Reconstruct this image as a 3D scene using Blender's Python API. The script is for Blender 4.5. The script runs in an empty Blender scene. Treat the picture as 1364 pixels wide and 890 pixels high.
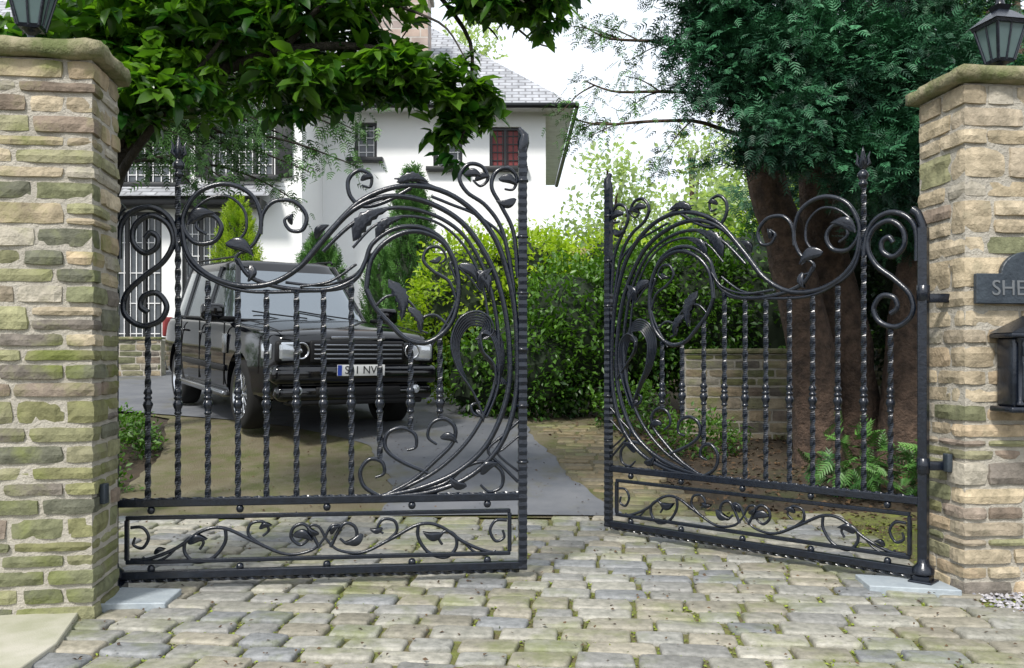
import bpy, bmesh, math, random
import numpy as np
from mathutils import Vector, Matrix, noise
random.seed(7); rng=np.random.default_rng(7)
S=bpy.context.scene
S.view_settings.view_transform='Standard'; S.view_settings.look='None'; S.view_settings.exposure=0
COL=S.collection
def gz(y):
    if y<6.8: return 0.0
    pts=[(6.8,0),(8.2,.16),(10.2,.47),(12.6,.62),(17,1.0),(24,1.15),(400,1.2)]
    for (a,za),(b,zb) in zip(pts,pts[1:]):
        if y<=b: return za+(zb-za)*(y-a)/(b-a)
    return 1.2
# ---------- materials ----------
def mat(name,base=(.5,.5,.5),rough=.7,metal=0,spec=.5,base2=None,nscale=5,ndetail=3,bump=0,bscale=20,attr=False,coat=0,mixlo=.35,mixhi=.65,transl=0,third=None,tscale=2,tlo=.5,thi=.7,bdist=.02):
    m=bpy.data.materials.new(name); m.use_nodes=True; nt=m.node_tree; N=nt.nodes; L=nt.links
    b=N['Principled BSDF']; b.inputs['Roughness'].default_value=rough; b.inputs['Metallic'].default_value=metal
    b.inputs['Specular IOR Level'].default_value=spec; b.inputs['Coat Weight'].default_value=coat; b.inputs['Coat Roughness'].default_value=.05
    tc=N.new('ShaderNodeTexCoord')
    def noi(sc,d=3):
        n=N.new('ShaderNodeTexNoise'); n.inputs['Scale'].default_value=sc; n.inputs['Detail'].default_value=d; n.inputs['Roughness'].default_value=.65
        L.new(tc.outputs['Object'],n.inputs['Vector']); return n
    def mix(f,a,c,mode='MIX'):
        x=N.new('ShaderNodeMix'); x.data_type='RGBA'; x.blend_type=mode
        if isinstance(f,(int,float)): x.inputs[0].default_value=f
        else: L.new(f,x.inputs[0])
        for i,v in ((6,a),(7,c)):
            if isinstance(v,tuple): x.inputs[i].default_value=(*v,1)
            else: L.new(v,x.inputs[i])
        return x.outputs[2]
    def ramp(sock,lo,hi):
        r=N.new('ShaderNodeMapRange'); r.inputs[1].default_value=lo; r.inputs[2].default_value=hi; L.new(sock,r.inputs[0]); return r.outputs[0]
    if attr=='col':
        a=N.new('ShaderNodeAttribute'); a.attribute_name='Col'; cur=a.outputs['Color']
        n=noi(nscale,4); g=ramp(n.outputs[0],.28,.72)
        cur=mix(g,mix(1.0,cur,(.58,.58,.55),'MULTIPLY'),mix(1.0,cur,(1.25,1.22,1.18),'MULTIPLY'))
    elif attr=='tone':
        a=N.new('ShaderNodeAttribute'); a.attribute_name='tone'; cur=mix(a.outputs['Fac'],base,base2)
    elif base2:
        n=noi(nscale,ndetail); cur=mix(ramp(n.outputs[0],mixlo,mixhi),base,base2)
    elif max(base)<.03 or metal: cur=mix(0.0,base,base)
    else:
        n=noi(nscale,ndetail); cur=mix(ramp(n.outputs[0],.3,.7),tuple(c*.85 for c in base),tuple(min(1,c*1.1) for c in base))
    if third:
        n3=noi(tscale,5); cur=mix(ramp(n3.outputs[0],tlo,thi),cur,third)
    L.new(cur,b.inputs['Base Color'])
    if bump:
        nb=noi(bscale,4); bp=N.new('ShaderNodeBump'); bp.inputs['Strength'].default_value=bump; bp.inputs['Distance'].default_value=bdist
        L.new(nb.outputs[0],bp.inputs['Height']); L.new(bp.outputs[0],b.inputs['Normal'])
    if transl:
        t=N.new('ShaderNodeBsdfTranslucent'); tcx=mix(1.0,cur,(1.6,1.8,.6),'MULTIPLY'); L.new(tcx,t.inputs['Color'])
        ms=N.new('ShaderNodeMixShader'); ms.inputs[0].default_value=transl
        L.new(b.outputs[0],ms.inputs[1]); L.new(t.outputs[0],ms.inputs[2]); L.new(ms.outputs[0],N['Material Output'].inputs[0])
    return m
M={}
M['iron']=mat('wrought_iron',(.0025,.0045,.010),.24,.0,.62,base2=(.006,.010,.019),nscale=30,bump=.45,bscale=45,bdist=.004)
M['stone']=mat('sandstone',attr='col',rough=.9,spec=.2,nscale=14,bump=.9,bscale=35,bdist=.012,third=(.145,.165,.05),tscale=3.5,tlo=.49,thi=.71)
M['stoneclean']=mat('sandstone_clean',attr='col',rough=.9,spec=.2,nscale=14,bump=.9,bscale=35,bdist=.012,third=(.24,.22,.15),tscale=5,tlo=.56,thi=.78)
M['mortar']=mat('mortar',(.42,.39,.33),.95,bump=.8,bscale=60)
M['cap']=mat('coping_stone',(.27,.24,.15),.9,base2=(.11,.13,.045),nscale=7,bump=1,bscale=25)
M['sett']=mat('sett',attr='col',rough=.55,spec=.45,nscale=22,bump=.7,bscale=45,bdist=.008,third=(.16,.18,.06),tscale=2.0,tlo=.50,thi=.72)
M['joint']=mat('moss_joint',(.15,.17,.04),.95,base2=(.15,.12,.06),nscale=3,bump=1,bscale=80,third=(.22,.26,.04),tscale=9)
M['mossdrive']=mat('mossy_drive',(.12,.10,.055),.92,base2=(.18,.16,.10),nscale=1.6,bump=1,bscale=60,bdist=.02,third=(.09,.10,.025),tscale=3.5,tlo=.45,thi=.65)
M['asphalt']=mat('asphalt',(.10,.107,.12),.8,base2=(.14,.145,.155),nscale=2.5,bump=.6,bscale=180,bdist=.004,third=(.11,.105,.06),tscale=1.6,tlo=.54,thi=.75)
M['soil']=mat('soil',(.03,.022,.012),.95,base2=(.06,.042,.024),nscale=6,bump=1,bscale=40,third=(.035,.05,.012),tscale=1.2)
M['concrete']=mat('concrete',(.42,.40,.33),.9,base2=(.30,.30,.21),nscale=3,bump=.4,bscale=90,bdist=.005)
M['slab']=mat('slate_slab',(.28,.32,.35),.6,base2=(.36,.40,.42),nscale=9,bump=.3,bscale=40)
M['bark']=mat('bark',(.045,.03,.022),.95,base2=(.13,.085,.06),nscale=9,bump=1,bscale=22,bdist=.05)
M['barkd']=mat('dark_bark',(.02,.017,.012),.95,base2=(.05,.042,.03),nscale=9,bump=1,bscale=22,bdist=.04)
M['leafA']=mat('magnolia_leaf',(.012,.06,.010),.30,spec=.5,base2=(.16,.31,.03),attr='tone',transl=.42)
M['yew']=mat('yew_foliage',(.004,.032,.016),.5,spec=.35,base2=(.065,.23,.10),attr='tone')
M['yellowbush']=mat('golden_shrub_leaf',(.10,.20,.012),.45,base2=(.42,.53,.04),attr='tone',transl=.38)
M['greenbush']=mat('laurel_leaf',(.010,.045,.006),.4,base2=(.10,.22,.02),attr='tone',transl=.25)
M['cypress']=mat('cypress_leaf',(.02,.08,.012),.5,base2=(.10,.24,.04),attr='tone')
M['pale']=mat('hazed_leaf',(.22,.28,.16),.6,base2=(.42,.49,.32),attr='tone',transl=.5)  # leaf green paled to paint in distance haze and overexposure
M['litter']=mat('leaf_litter',(.035,.02,.011),.8,base2=(.12,.07,.03),attr='tone')
M['core']=mat('inner_shade',(.008,.018,.005),.9)  # near-black colour standing in for the shade deep inside foliage
M['render']=mat('white_render',(.84,.84,.83),.9,base2=(.81,.82,.81),nscale=.8)
M['whitep']=mat('white_paint',(.8,.8,.8),.4)
M['blackp']=mat('black_paint',(.012,.013,.014),.4)
M['wglass']=mat('window_glass',(.03,.04,.05),.05,spec=.5,base2=(.10,.11,.12),nscale=1.5)
M['red']=mat('red_curtain',(.22,.03,.03),.5)
M['carpaint']=mat('black_car_paint',(.002,.0025,.004),.07,spec=.7)
M['carglass']=mat('car_glass',(.30,.33,.35),.04,spec=.8,metal=.75)
M['trim']=mat('dark_trim',(.008,.008,.009),.55,spec=.3)
M['tyre']=mat('tyre',(.012,.012,.012),.85,spec=.3)
M['alloy']=mat('alloy',(.55,.56,.58),.25,metal=1)
M['silver']=mat('silver_slat',(.26,.27,.29),.25,metal=.9)
M['lamp']=mat('headlamp',(.55,.58,.62),.08,spec=1,metal=.5)
M['plate']=mat('number_plate',(.78,.78,.76),.35)
M['blue']=mat('plate_blue',(.02,.06,.4),.4)
M['slatesign']=mat('slate_plaque',(.018,.026,.036),.45,base2=(.035,.047,.06),nscale=9,bump=.3,bscale=30)
M['letter']=mat('engraved',(.13,.14,.15),.6)
M['lglass']=mat('lantern_glass',(.16,.23,.24),.1,spec=.8,transl=.3)
M['fence']=mat('fence_wood',(.30,.20,.11),.8,base2=(.42,.30,.18),nscale=8)
def brickmat(name,c1,c2,mort,sc,bw,rh,rough=.8,msize=.02):
    m=bpy.data.materials.new(name); m.use_nodes=True; nt=m.node_tree; N=nt.nodes; L=nt.links; b=N['Principled BSDF']; b.inputs['Roughness'].default_value=rough
    uv=N.new('ShaderNodeUVMap'); uv.uv_map='UVMap'; t=N.new('ShaderNodeTexBrick'); t.inputs['Scale'].default_value=sc; t.inputs['Brick Width'].default_value=bw; t.inputs['Row Height'].default_value=rh
    t.inputs['Mortar Size'].default_value=msize; t.inputs['Color1'].default_value=(*c1,1); t.inputs['Color2'].default_value=(*c2,1); t.inputs['Mortar'].default_value=(*mort,1)
    L.new(uv.outputs[0],t.inputs[0]); n=N.new('ShaderNodeTexNoise'); n.inputs['Scale'].default_value=3; L.new(uv.outputs[0],n.inputs['Vector'])
    mx=N.new('ShaderNodeMix'); mx.data_type='RGBA'; mx.blend_type='OVERLAY'; mx.inputs[0].default_value=.5; L.new(t.outputs[0],mx.inputs[6]); L.new(n.outputs[0],mx.inputs[7]); L.new(mx.outputs[2],b.inputs['Base Color'])
    bp=N.new('ShaderNodeBump'); bp.inputs['Strength'].default_value=.6; bp.inputs['Distance'].default_value=.02; bp.invert=True; L.new(t.outputs['Fac'],bp.inputs['Height']); L.new(bp.outputs[0],b.inputs['Normal'])
    return m
M['slate']=brickmat('roof_slate',(.27,.28,.30),(.36,.37,.39),(.16,.16,.17),1,.3,.2)
M['chim']=brickmat('chimney_stone',(.42,.32,.26),(.30,.25,.23),(.45,.42,.38),1,.45,.2,msize=.015)
# ---------- helpers ----------
def empty(name,loc=(0,0,0),rot=0):
    e=bpy.data.objects.new(name,None); COL.objects.link(e); e.location=loc; e.rotation_euler=(0,0,rot); e.empty_display_size=.2; return e
def mk(name,verts,faces,m,parent=None,smooth=False,mats=None,fm=None):
    me=bpy.data.meshes.new(name); me.from_pydata(verts,[],faces); 
    for x in (mats or [m]): me.materials.append(x)
    if fm is not None: me.polygons.foreach_set('material_index',fm)
    if smooth: me.polygons.foreach_set('use_smooth',[True]*len(me.polygons))
    me.update(); o=bpy.data.objects.new(name,me); COL.objects.link(o)
    if parent: o.parent=parent
    return o
def box(name,c,d,m,parent=None,bev=0,rot=(0,0,0),seg=2):
    x,y,z=d[0]/2,d[1]/2,d[2]/2
    v=[(-x,-y,-z),(x,-y,-z),(x,y,-z),(-x,y,-z),(-x,-y,z),(x,-y,z),(x,y,z),(-x,y,z)]
    f=[(0,3,2,1),(4,5,6,7),(0,1,5,4),(1,2,6,5),(2,3,7,6),(3,0,4,7)]
    o=mk(name,v,f,m,parent); o.location=c; o.rotation_euler=rot
    if bev:
        b=o.modifiers.new('b','BEVEL'); b.width=bev; b.segments=seg; o.data.polygons.foreach_set('use_smooth',[True]*6)
    return o
def lathe(name,prof,m,parent=None,seg=24,axis='z',loc=(0,0,0)):
    v=[];f=[]
    for r,h in prof:
        for i in range(seg):
            a=2*math.pi*i/seg
            p=(r*math.cos(a),r*math.sin(a),h) if axis=='z' else (r*math.cos(a),h,r*math.sin(a)) if axis=='y' else (h,r*math.cos(a),r*math.sin(a))
            v.append(p)
    for j in range(len(prof)-1):
        for i in range(seg):
            k=(i+1)%seg; f.append((j*seg+i,j*seg+k,(j+1)*seg+k,(j+1)*seg+i))
    o=mk(name,v,f,m,parent,True); o.location=loc; return o
def tube(name,paths,m,parent=None,res=2,fill=True):
    cu=bpy.data.curves.new(name,'CURVE'); cu.dimensions='3D'; cu.bevel_depth=1; cu.bevel_resolution=res; cu.use_fill_caps=fill
    for pts,rad in paths:
        s=cu.splines.new('POLY'); s.points.add(len(pts)-1)
        for i,p in enumerate(pts):
            s.points[i].co=(*p,1); s.points[i].radius=rad[i] if hasattr(rad,'__len__') else rad
        s.use_smooth=True
    cu.materials.append(m); o=bpy.data.objects.new(name,cu); COL.objects.link(o)
    if parent: o.parent=parent
    return o
def cat(pts,n=6):
    P=[pts[0]]+list(pts)+[pts[-1]]; out=[]
    for i in range(1,len(P)-2):
        for k in range(n):
            t=k/n; a,b,c,d=[np.array(q,float) for q in P[i-1:i+3]]
            out.append(tuple(.5*((2*b)+(-a+c)*t+(2*a-5*b+4*c-d)*t*t+(-a+3*b-3*c+d)*t**3)))
    out.append(tuple(map(float,pts[-1]))); return out
def colattr(me,cols):
    a=me.color_attributes.new('Col','FLOAT_COLOR','POINT'); a.data.foreach_set('color',np.array([(*c,1) for c in cols],dtype=np.float32).ravel())
T_BROAD=(np.array([(0,0,0),(.3,.5,.08),(.3,-.5,.08),(.7,.42,.0),(.7,-.42,.0),(1,0,-.18),(.3,0,0),(.7,0,-.08)]),[(0,6,1),(0,2,6),(1,6,7,3),(6,2,4,7),(3,7,5),(7,4,5)])
T_SMALL=(np.array([(0,0,0),(.5,.5,.1),(1,0,-.1),(.5,-.5,.1)]),[(0,2,1),(0,3,2)])
def frond(k=6):
    v=[(0,.012,0),(0,-.012,0),(1,0,-.12)]; f=[(0,1,2)]
    for i in range(k):
        t=.04+i*.88/k; w=.45*(1-t*.7)
        for s in (1,-1):
            b=len(v); v+=[(t-.04,0,-.1*t*t),(t+.07,0,-.1*t*t),(t+.24,s*w,-.1*t*t-.05),(t+.10,s*w*.65,-.1*t*t+.01)]; f+=[(b,b+1,b+2),(b,b+2,b+3)]
    return np.array(v),f
T_FROND=frond(); T_FRONDS=frond(4)
def leaves(name,C,D,L,W,m,T,tone,parent=None,up=None):
    n=len(C); D=D/np.linalg.norm(D,axis=1)[:,None]
    if up is None: up=rng.normal(size=(n,3))*.45+np.array([0,0,1.])
    Sd=np.cross(up,D); Sd/=np.linalg.norm(Sd,axis=1)[:,None]+1e-9; U=np.cross(D,Sd)
    tv,tf=T; k=len(tv)
    V=C[:,None,:]+tv[None,:,0,None]*(D*L[:,None])[:,None,:]+tv[None,:,1,None]*(Sd*W[:,None])[:,None,:]+tv[None,:,2,None]*(U*L[:,None])[:,None,:]
    V=V.reshape(-1,3); me=bpy.data.meshes.new(name); me.vertices.add(len(V)); me.vertices.foreach_set('co',V.astype(np.float32).ravel())
    ln=np.array([len(f) for f in tf]); fl=np.concatenate([np.array(f) for f in tf])
    tot=np.tile(ln,n); idx=(fl[None,:]+(np.arange(n)*k)[:,None]).ravel()
    me.loops.add(len(idx)); me.loops.foreach_set('vertex_index',idx.astype(np.int32))
    me.polygons.add(len(tot)); st=np.concatenate([[0],np.cumsum(tot)[:-1]]); me.polygons.foreach_set('loop_start',st.astype(np.int32)); me.polygons.foreach_set('loop_total',tot.astype(np.int32))
    me.update(calc_edges=True); me.validate()
    a=me.attributes.new('tone','FLOAT','POINT'); a.data.foreach_set('value',np.repeat(np.clip(tone,0,1),k).astype(np.float32))
    me.materials.append(m); o=bpy.data.objects.new(name,me); COL.objects.link(o)
    if parent: o.parent=parent
    return o
def blobpts(blobs,nclump,per,sig,shell=.45):
    B=np.array([b[:6] for b in blobs]); w=np.array([b[6] if len(b)>6 else b[3]*b[4]*b[5] for b in blobs],float); w/=w.sum()
    i=rng.choice(len(B),nclump,p=w); d=rng.normal(size=(nclump,3)); d/=np.linalg.norm(d,axis=1)[:,None]
    r=rng.random(nclump)**shell; cc=B[i,:3]+d*r[:,None]*B[i,3:6]
    C=np.repeat(cc,per,0)+rng.normal(size=(nclump*per,3))*sig; O=np.repeat(d,per,0)
    R=np.repeat(rng.random(nclump),per)*.55+rng.random(nclump*per)*.35+np.repeat(d[:,2]*r,per)*.25  # tone varies per clump and leaf, paler towards each blob's top
    return C,O,R,cc
# ---------- ground ----------
def grid(name,xs,ys,dz,m,rough=0):
    v=[(x,y,gz(y)+dz+(noise.noise(Vector((x*2,y*2,0)))*rough if rough else 0)) for y in ys for x in xs]; nx=len(xs)
    f=[(j*nx+i,j*nx+i+1,(j+1)*nx+i+1,(j+1)*nx+i) for j in range(len(ys)-1) for i in range(nx-1)]
    return mk(name,v,f,m,smooth=True)
ysf=list(np.arange(0,20.1,.2)); yall=[-300,-60,-15,-5]+ysf+[24,30,50,100,200,400]
xall=[-400,-150,-60,-25,-12,-8,-6,-4,-3,-2,-1,0,1,2,3,4,6,8,12,25,60,150,400]
grid('ground',xall,yall,0,M['soil'])
grid('sett_bed',list(np.arange(-3.9,3.8,.25)),[y for y in ysf if 1<=y<=7.3],.014,M['joint'],.006)
def strip(name,P,dz,m,crown=.01,wob=.05):
    v=[];f=[]; ys=list(np.arange(P[0][0],P[-1][0],.1))
    for y in ys:
        for a,b in zip(P,P[1:]):
            if y<=b[0]:
                t=(y-a[0])/(b[0]-a[0]); x0=a[1]+(b[1]-a[1])*t; x1=a[2]+(b[2]-a[2])*t; break
        nz=lambda o:noise.noise(Vector((y*1.5,o,0)))*wob+noise.noise(Vector((y*6,o,3)))*wob*.6
        x0+=nz(0); x1+=nz(5)
        for i in range(7): v.append((x0+(x1-x0)*i/6,y,gz(y)+dz+crown*math.sin(i/6*math.pi)))
    for j in range(len(ys)-1):
        for i in range(6): f.append((j*7+i,j*7+i+1,(j+1)*7+i+1,(j+1)*7+i))
    return mk(name,v,f,m,smooth=True)
strip('mossy_forecourt',[(6.98,-3.3,1.35),(9,-3.5,1.35),(11,-4.2,1.0),(13,-6.5,.2),(14.5,-8,-.8)],.024,M['mossdrive'])
DP=[(7.0,-1.0,.86),(8.2,-1.1,.55),(9.4,-1.5,.3),(10.6,-3.0,.1),(12,-5.8,-.2),(14,-9.0,-1.0),(17,-12,-2.3)]
strip('driveway',DP,.04,M['asphalt'],wob=.09)
SV=[];SF=[];SC=[]
pal=[(.25,.25,.24),(.28,.28,.26),(.31,.305,.27),(.26,.245,.20),(.29,.27,.22),(.22,.23,.24),(.33,.32,.28)]
ang=math.radians(-6); ca,sa=math.cos(ang),math.sin(ang)
def sett_rows(q0,q1,okf,dark=1,rhr=(.16,.20)):
    q=q0
    while q<q1:
        rh=random.uniform(*rhr); p=-5+random.random()*.2
        while p<5:
            w=random.uniform(.20,.34); pc=p+w/2; qc=q+rh/2+.05*math.sin(pc*.7)
            x=pc*ca-qc*sa-.6; y=pc*sa+qc*ca
            if okf(x,y):
                base=len(SV); hw,hh=w/2-.011,rh/2-.012; gg=gz(y); top=.040+random.uniform(-.006,.006); tx,ty=random.uniform(-.03,.03),random.uniform(-.03,.03)+(gz(y+.1)-gz(y-.1))/.2
                n=16; c=random.choice(pal); k=random.uniform(.82,1.12); c=tuple(a*k*d for a,d in zip(c,(1,1,1) if dark==1 else (.62,.52,.34)))
                for s,ins,zo in ((0,0,-.04),(1,0,-.014),(2,.005,-.004),(3,.014,-.001)):
                    for i in range(n):
                        a=2*math.pi*(i+.5)/n; cx,cy=math.cos(a),math.sin(a); e=.2
                        lx=(hw-ins)*math.copysign(abs(cx)**e,cx); ly=(hh-ins)*math.copysign(abs(cy)**e,cy)
                        lx+=noise.noise(Vector((x*9+lx*20,y*9+ly*20,.3)))*.016; ly+=noise.noise(Vector((x*9+lx*14,y*9+ly*14,7)))*.014
                        zz=gg+top+zo+lx*tx+ly*ty+noise.noise(Vector((x*40+lx*40,y*40+ly*40,3)))*.005
                        SV.append((x+lx*ca-ly*sa,y+lx*sa+ly*ca,zz)); SC.append(c)
                for r in range(3):
                    for i in range(n): SF.append((base+r*n+i,base+r*n+(i+1)%n,base+(r+1)*n+(i+1)%n,base+(r+1)*n+i))
                SF.append(tuple(base+3*n+i for i in range(n)))
            p+=w
        q+=rh
def ok1(x,y):
    if not(-3.8<x<3.7 and 2.2<y<7.02): return False
    if y<4.45 and x<-2.06: return False
    if x>2.44 and y>4.30: return False
    if x<-2.15 and y<5: return False
    if -2.0<x<-1.9 and 4.6<y<4.8 : return False
    return True
sett_rows(1.0,8,ok1)
def ok2(x,y):
    if not 7.1<y<10.4: return False
    for a,b in zip(DP,DP[1:]):
        if y<=b[0]: t=(y-a[0])/(b[0]-a[0]); r=a[2]+(b[2]-a[2])*t; break
    return r+.14<x<r+.75
sett_rows(6,12,ok2,.7,(.11,.14))
o=mk('stone_setts',SV,SF,M['sett'],smooth=True); colattr(o.data,SC)
def slab(name,poly,z0,z1,m,bev=.004):
    n=len(poly); v=[(x,y,z0) for x,y in poly]+[(x,y,z1) for x,y in poly]
    f=[tuple(range(n,2*n)),tuple(range(n-1,-1,-1))]+[(i,(i+1)%n,n+(i+1)%n,n+i) for i in range(n)]
    o=mk(name,v,f,m); b=o.modifiers.new('b','BEVEL'); b.width=bev; return o
slab('pavement',[(-12,1.5),(-1.85,1.5),(-1.97,3.9),(-2.10,4.36),(-12,3.3)],-.02,.062,M['concrete'])
slab('paving_slab',[(-2.10,4.50),(-1.74,4.52),(-1.76,4.80),(-2.2,4.84)],.0,.064,M['slab'])
slab('paving_slab.001',[(1.93,4.86),(2.38,4.76),(2.36,5.02),(1.95,5.12)],.0,.064,M['slab'])
n=2600; C=np.stack([rng.uniform(2.46,4.2,n),rng.uniform(4.32,4.92,n),rng.uniform(.02,.035,n)],1)
T_PEB=(np.array([(0,0,.0),(.5,.5,0),(1,0,0),(.5,-.5,0),(.5,0,.35)]),[(0,4,1),(1,4,2),(2,4,3),(3,4,0)])
leaves('gravel_bed',C,rng.normal(size=(n,3))*[1,1,0]+[.01,0,0],rng.uniform(.02,.035,n),rng.uniform(.02,.03,n),mat('pebbles',(.16,.16,.18),.7,base2=(.5,.48,.49),attr='tone'),T_PEB,rng.random(n),up=np.tile([0,0,1.],(n,1)))
n=6000; x=rng.uniform(.4,7,n); y=rng.uniform(6.5,12,n); k=~((x<1.4)&(y<9.5)); x,y=x[k],y[k]; n=len(x)
leaves('leaf_litter',np.stack([x,y,np.array([gz(t) for t in y])+.02],1),rng.normal(size=(n,3))*[1,1,.2],rng.uniform(.03,.07,n),rng.uniform(.02,.04,n),M['litter'],T_SMALL,rng.random(n))
n=1500; x=rng.uniform(-3,3,n); y=rng.uniform(3.4,11,n)
leaves('fallen_leaves',np.stack([x,y,np.array([gz(t) for t in y])+.048],1),rng.normal(size=(n,3))*[1,1,.1],rng.uniform(.012,.03,n),rng.uniform(.01,.02,n),M['litter'],T_SMALL,rng.random(n))
n=26000; x=rng.uniform(-3,3.4,n); y=rng.uniform(3.3,7.1,n); k=np.array([noise.noise(Vector((a*1.1,b*1.1,4)))>-.18 and not (a<-1.9 and b<4.4) for a,b in zip(x,y)]); x,y=x[k],y[k]; n=len(x)
leaves('joint_moss',np.stack([x,y,np.full(n,.020)],1),rng.normal(size=(n,3))*[1,1,.0]+[0,0,.25],rng.uniform(.012,.026,n),rng.uniform(.008,.016,n),mat('moss',(.09,.13,.015),.9,base2=(.27,.33,.04),attr='tone'),T_SMALL,rng.random(n))
# ---------- stone masonry ----------
def rough_box(V,F,Cc,lo,hi,col,seg=.045,amp=.012,xf=None):
    d=[hi[i]-lo[i] for i in range(3)]; n=[max(2,min(10,int(round(a/seg)))) for a in d]; idx={}
    sd=random.random()*50
    def vid(i,j,k):
        key=(i,j,k)
        if key not in idx:
            t=[i/n[0],j/n[1],k/n[2]]; p=[lo[a]+d[a]*t[a] for a in range(3)]
            b=[min(t[a],1-t[a])<1e-6 for a in range(3)]; c=[(lo[a]+hi[a])/2 for a in range(3)]
            cnt=sum(b); ins=.0 if cnt<2 else (.006 if cnt==2 else .009)
            for a in range(3):
                if b[a]: p[a]+=(ins if p[a]<c[a] else -ins)
            nv=noise.noise_vector(Vector((p[0]*11+sd,p[1]*11,p[2]*14)))+.5*noise.noise_vector(Vector((p[0]*30+sd,p[1]*30,p[2]*30)))
            amps=[amp if b[a] else .0 for a in range(3)]; amps[2]*=.35
            p=[p[a]+nv[a]*amps[a] for a in range(3)]
            idx[key]=len(V); V.append(xf(p)); sh=1+.12*nv[0]; Cc.append(tuple(q*sh for q in col))
        return idx[key]
    for a in range(3):
        b,c=(a+1)%3,(a+2)%3
        for side in (0,n[a]):
            for i in range(n[b]):
                for j in range(n[c]):
                    q=[]
                    for di,dj in ((0,0),(1,0),(1,1),(0,1)):
                        k=[0,0,0];k[a]=side;k[b]=i+di;k[c]=j+dj;q.append(vid(*k))
                    F.append(tuple(q) if side else tuple(q[::-1]))
buff=[(.45,.38,.27),(.49,.42,.31),(.39,.33,.24),(.36,.31,.24),(.42,.39,.33),(.46,.37,.26)]
green=[(.23,.23,.12),(.27,.27,.16),(.19,.20,.12),(.30,.29,.19),(.165,.17,.13)]
brown=[(.26,.21,.17),(.30,.25,.21),(.20,.18,.16)]
def masonry(name,parent,xf,W,D,z0,z1,greenness,m,th=.13,hrange=(.055,.115),wr=(.16,.42)):
    V=[];F=[];Cc=[]; z=z0; k=0
    while z<z1-.03:
        h=random.uniform(*hrange)*(1.15 if z>1.2 else .9)
        if random.random()<.18: h*=1.5
        if z+h>z1-.05: h=z1-z
        fr=(z-z0)/(z1-z0)
        def pick():
            r=random.random()
            if r<greenness*(1.15-fr): c=random.choice(green)
            elif r>.85: c=random.choice(brown)
            else: c=random.choice(buff)
            s=random.uniform(.8,1.15); return tuple(a*s for a in c)
        front0=0 if k%2==0 else th
        def row(a0,a1,fn):
            p=a0
            while p<a1-.01:
                w=random.uniform(*wr)
                if p+w>a1-.12: w=a1-p
                o=random.uniform(-.004,.012)
                if h>.12 and random.random()<.35 and z<z1-.3:
                    h2=h*random.uniform(.4,.6); fn(p,p+w,z,z+h2,o); fn(p,p+w,z+h2,z+h,o)
                else: fn(p,p+w,z,z+h,o)
                p+=w
        g=.006
        row(front0,W,lambda a,b,c,d,o:rough_box(V,F,Cc,(a+(g if a>0 else -o),-o,c+g),(b-g,th,d-g),pick(),xf=xf))
        side0=th if k%2==0 else 0
        row(side0,D,lambda a,b,c,d,o:rough_box(V,F,Cc,(-o,a+(g if a>0 else -o),c+g),(th,b-g,d-g),pick(),xf=xf))
        z+=h;k+=1
    o=mk(name,V,F,m,parent); colattr(o.data,Cc)
    return o
def pillar(corner,rot,sg,W,D,H,greenness,m):
    e=empty('stone_gate_pillar'); c,s=math.cos(rot),math.sin(rot)
    def xf(p): x=sg*p[0]; return (corner[0]+x*c-p[1]*s,corner[1]+x*s+p[1]*c,p[2])
    masonry('stonework',e,xf,W,D,0,H,greenness,m)
    i=.010
    v=[xf(p) for p in [(i,i,0),(W,i,0),(W,D-i,0),(i,D-i,0),(i,i,H),(W,i,H),(W,D-i,H),(i,D-i,H)]]
    mk('mortar_core',v,[(0,3,2,1),(4,5,6,7),(0,1,5,4),(1,2,6,5),(2,3,7,6),(3,0,4,7)],M['mortar'],e)
    V=[];F=[];Cc=[]; rough_box(V,F,Cc,(-.055,-.055,H+.002),(W+.06,D+.06,H+.085),(.3,.3,.2),seg=.05,amp=.026,xf=xf)
    mk('coping',V,F,M['cap'],e,True)
    return e,xf
LP,lxf=pillar((-2.03,4.37),math.radians(8),-1,.62,.44,2.74,.95,M['stone'])
RP,rxf=pillar((2.41,4.80),math.radians(5.7),1,.62,.46,2.76,.25,M['stoneclean'])
def wall(name,a,b,H,th,m=None):
    e=empty(name); dx,dy=b[0]-a[0],b[1]-a[1]; L=math.hypot(dx,dy); ux,uy=dx/L,dy/L
    zb=gz((a[1]+b[1])/2)-.05
    def xf(p): return (a[0]+ux*p[0]-uy*p[1],a[1]+uy*p[0]+ux*p[1],p[2]+zb)
    V=[];F=[];Cc=[];z=0
    while z<H-.02:
        h=min(random.uniform(.09,.15),H-z); p=-random.random()*.2
        while p<L:
            w=random.uniform(.2,.45); c=random.choice(buff+brown+green); rough_box(V,F,Cc,(max(0,p)+.005,0,z+.005),(min(L,p+w)-.005,th,z+h-.005),tuple(q*.7 for q in c),seg=.09,xf=xf); p+=w
        z+=h
    o=mk('stonework',V,F,m or M['stone'],e); colattr(o.data,Cc)
    v=[xf(p) for p in [(0,.015,0),(L,.015,0),(L,th-.015,0),(0,th-.015,0),(0,.015,H),(L,.015,H),(L,th-.015,H),(0,th-.015,H)]]
    mk('mortar_core',v,[(0,3,2,1),(4,5,6,7),(0,1,5,4),(1,2,6,5),(2,3,7,6),(3,0,4,7)],M['mortar'],e)
    V=[];F=[];Cc=[]; rough_box(V,F,Cc,(-.02,-.03,H+.002),(L+.02,th+.03,H+.06),(.3,.3,.2),seg=.2,amp=.01,xf=xf); mk('coping',V,F,M['cap'],e)
wall('stone_boundary_wall',(3.04,4.95),(6.5,5.3),1.5,.3)
wall('stone_boundary_wall',(-5.8,3.95),(-2.66,4.4),1.5,.3)
wall('low_stone_wall',(1.9,9.9),(6.0,9.3),1.0,.3)
wall('low_stone_wall',(-10.5,15.6),(-6.2,15.9),.75,.3,M['stoneclean'])
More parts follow.
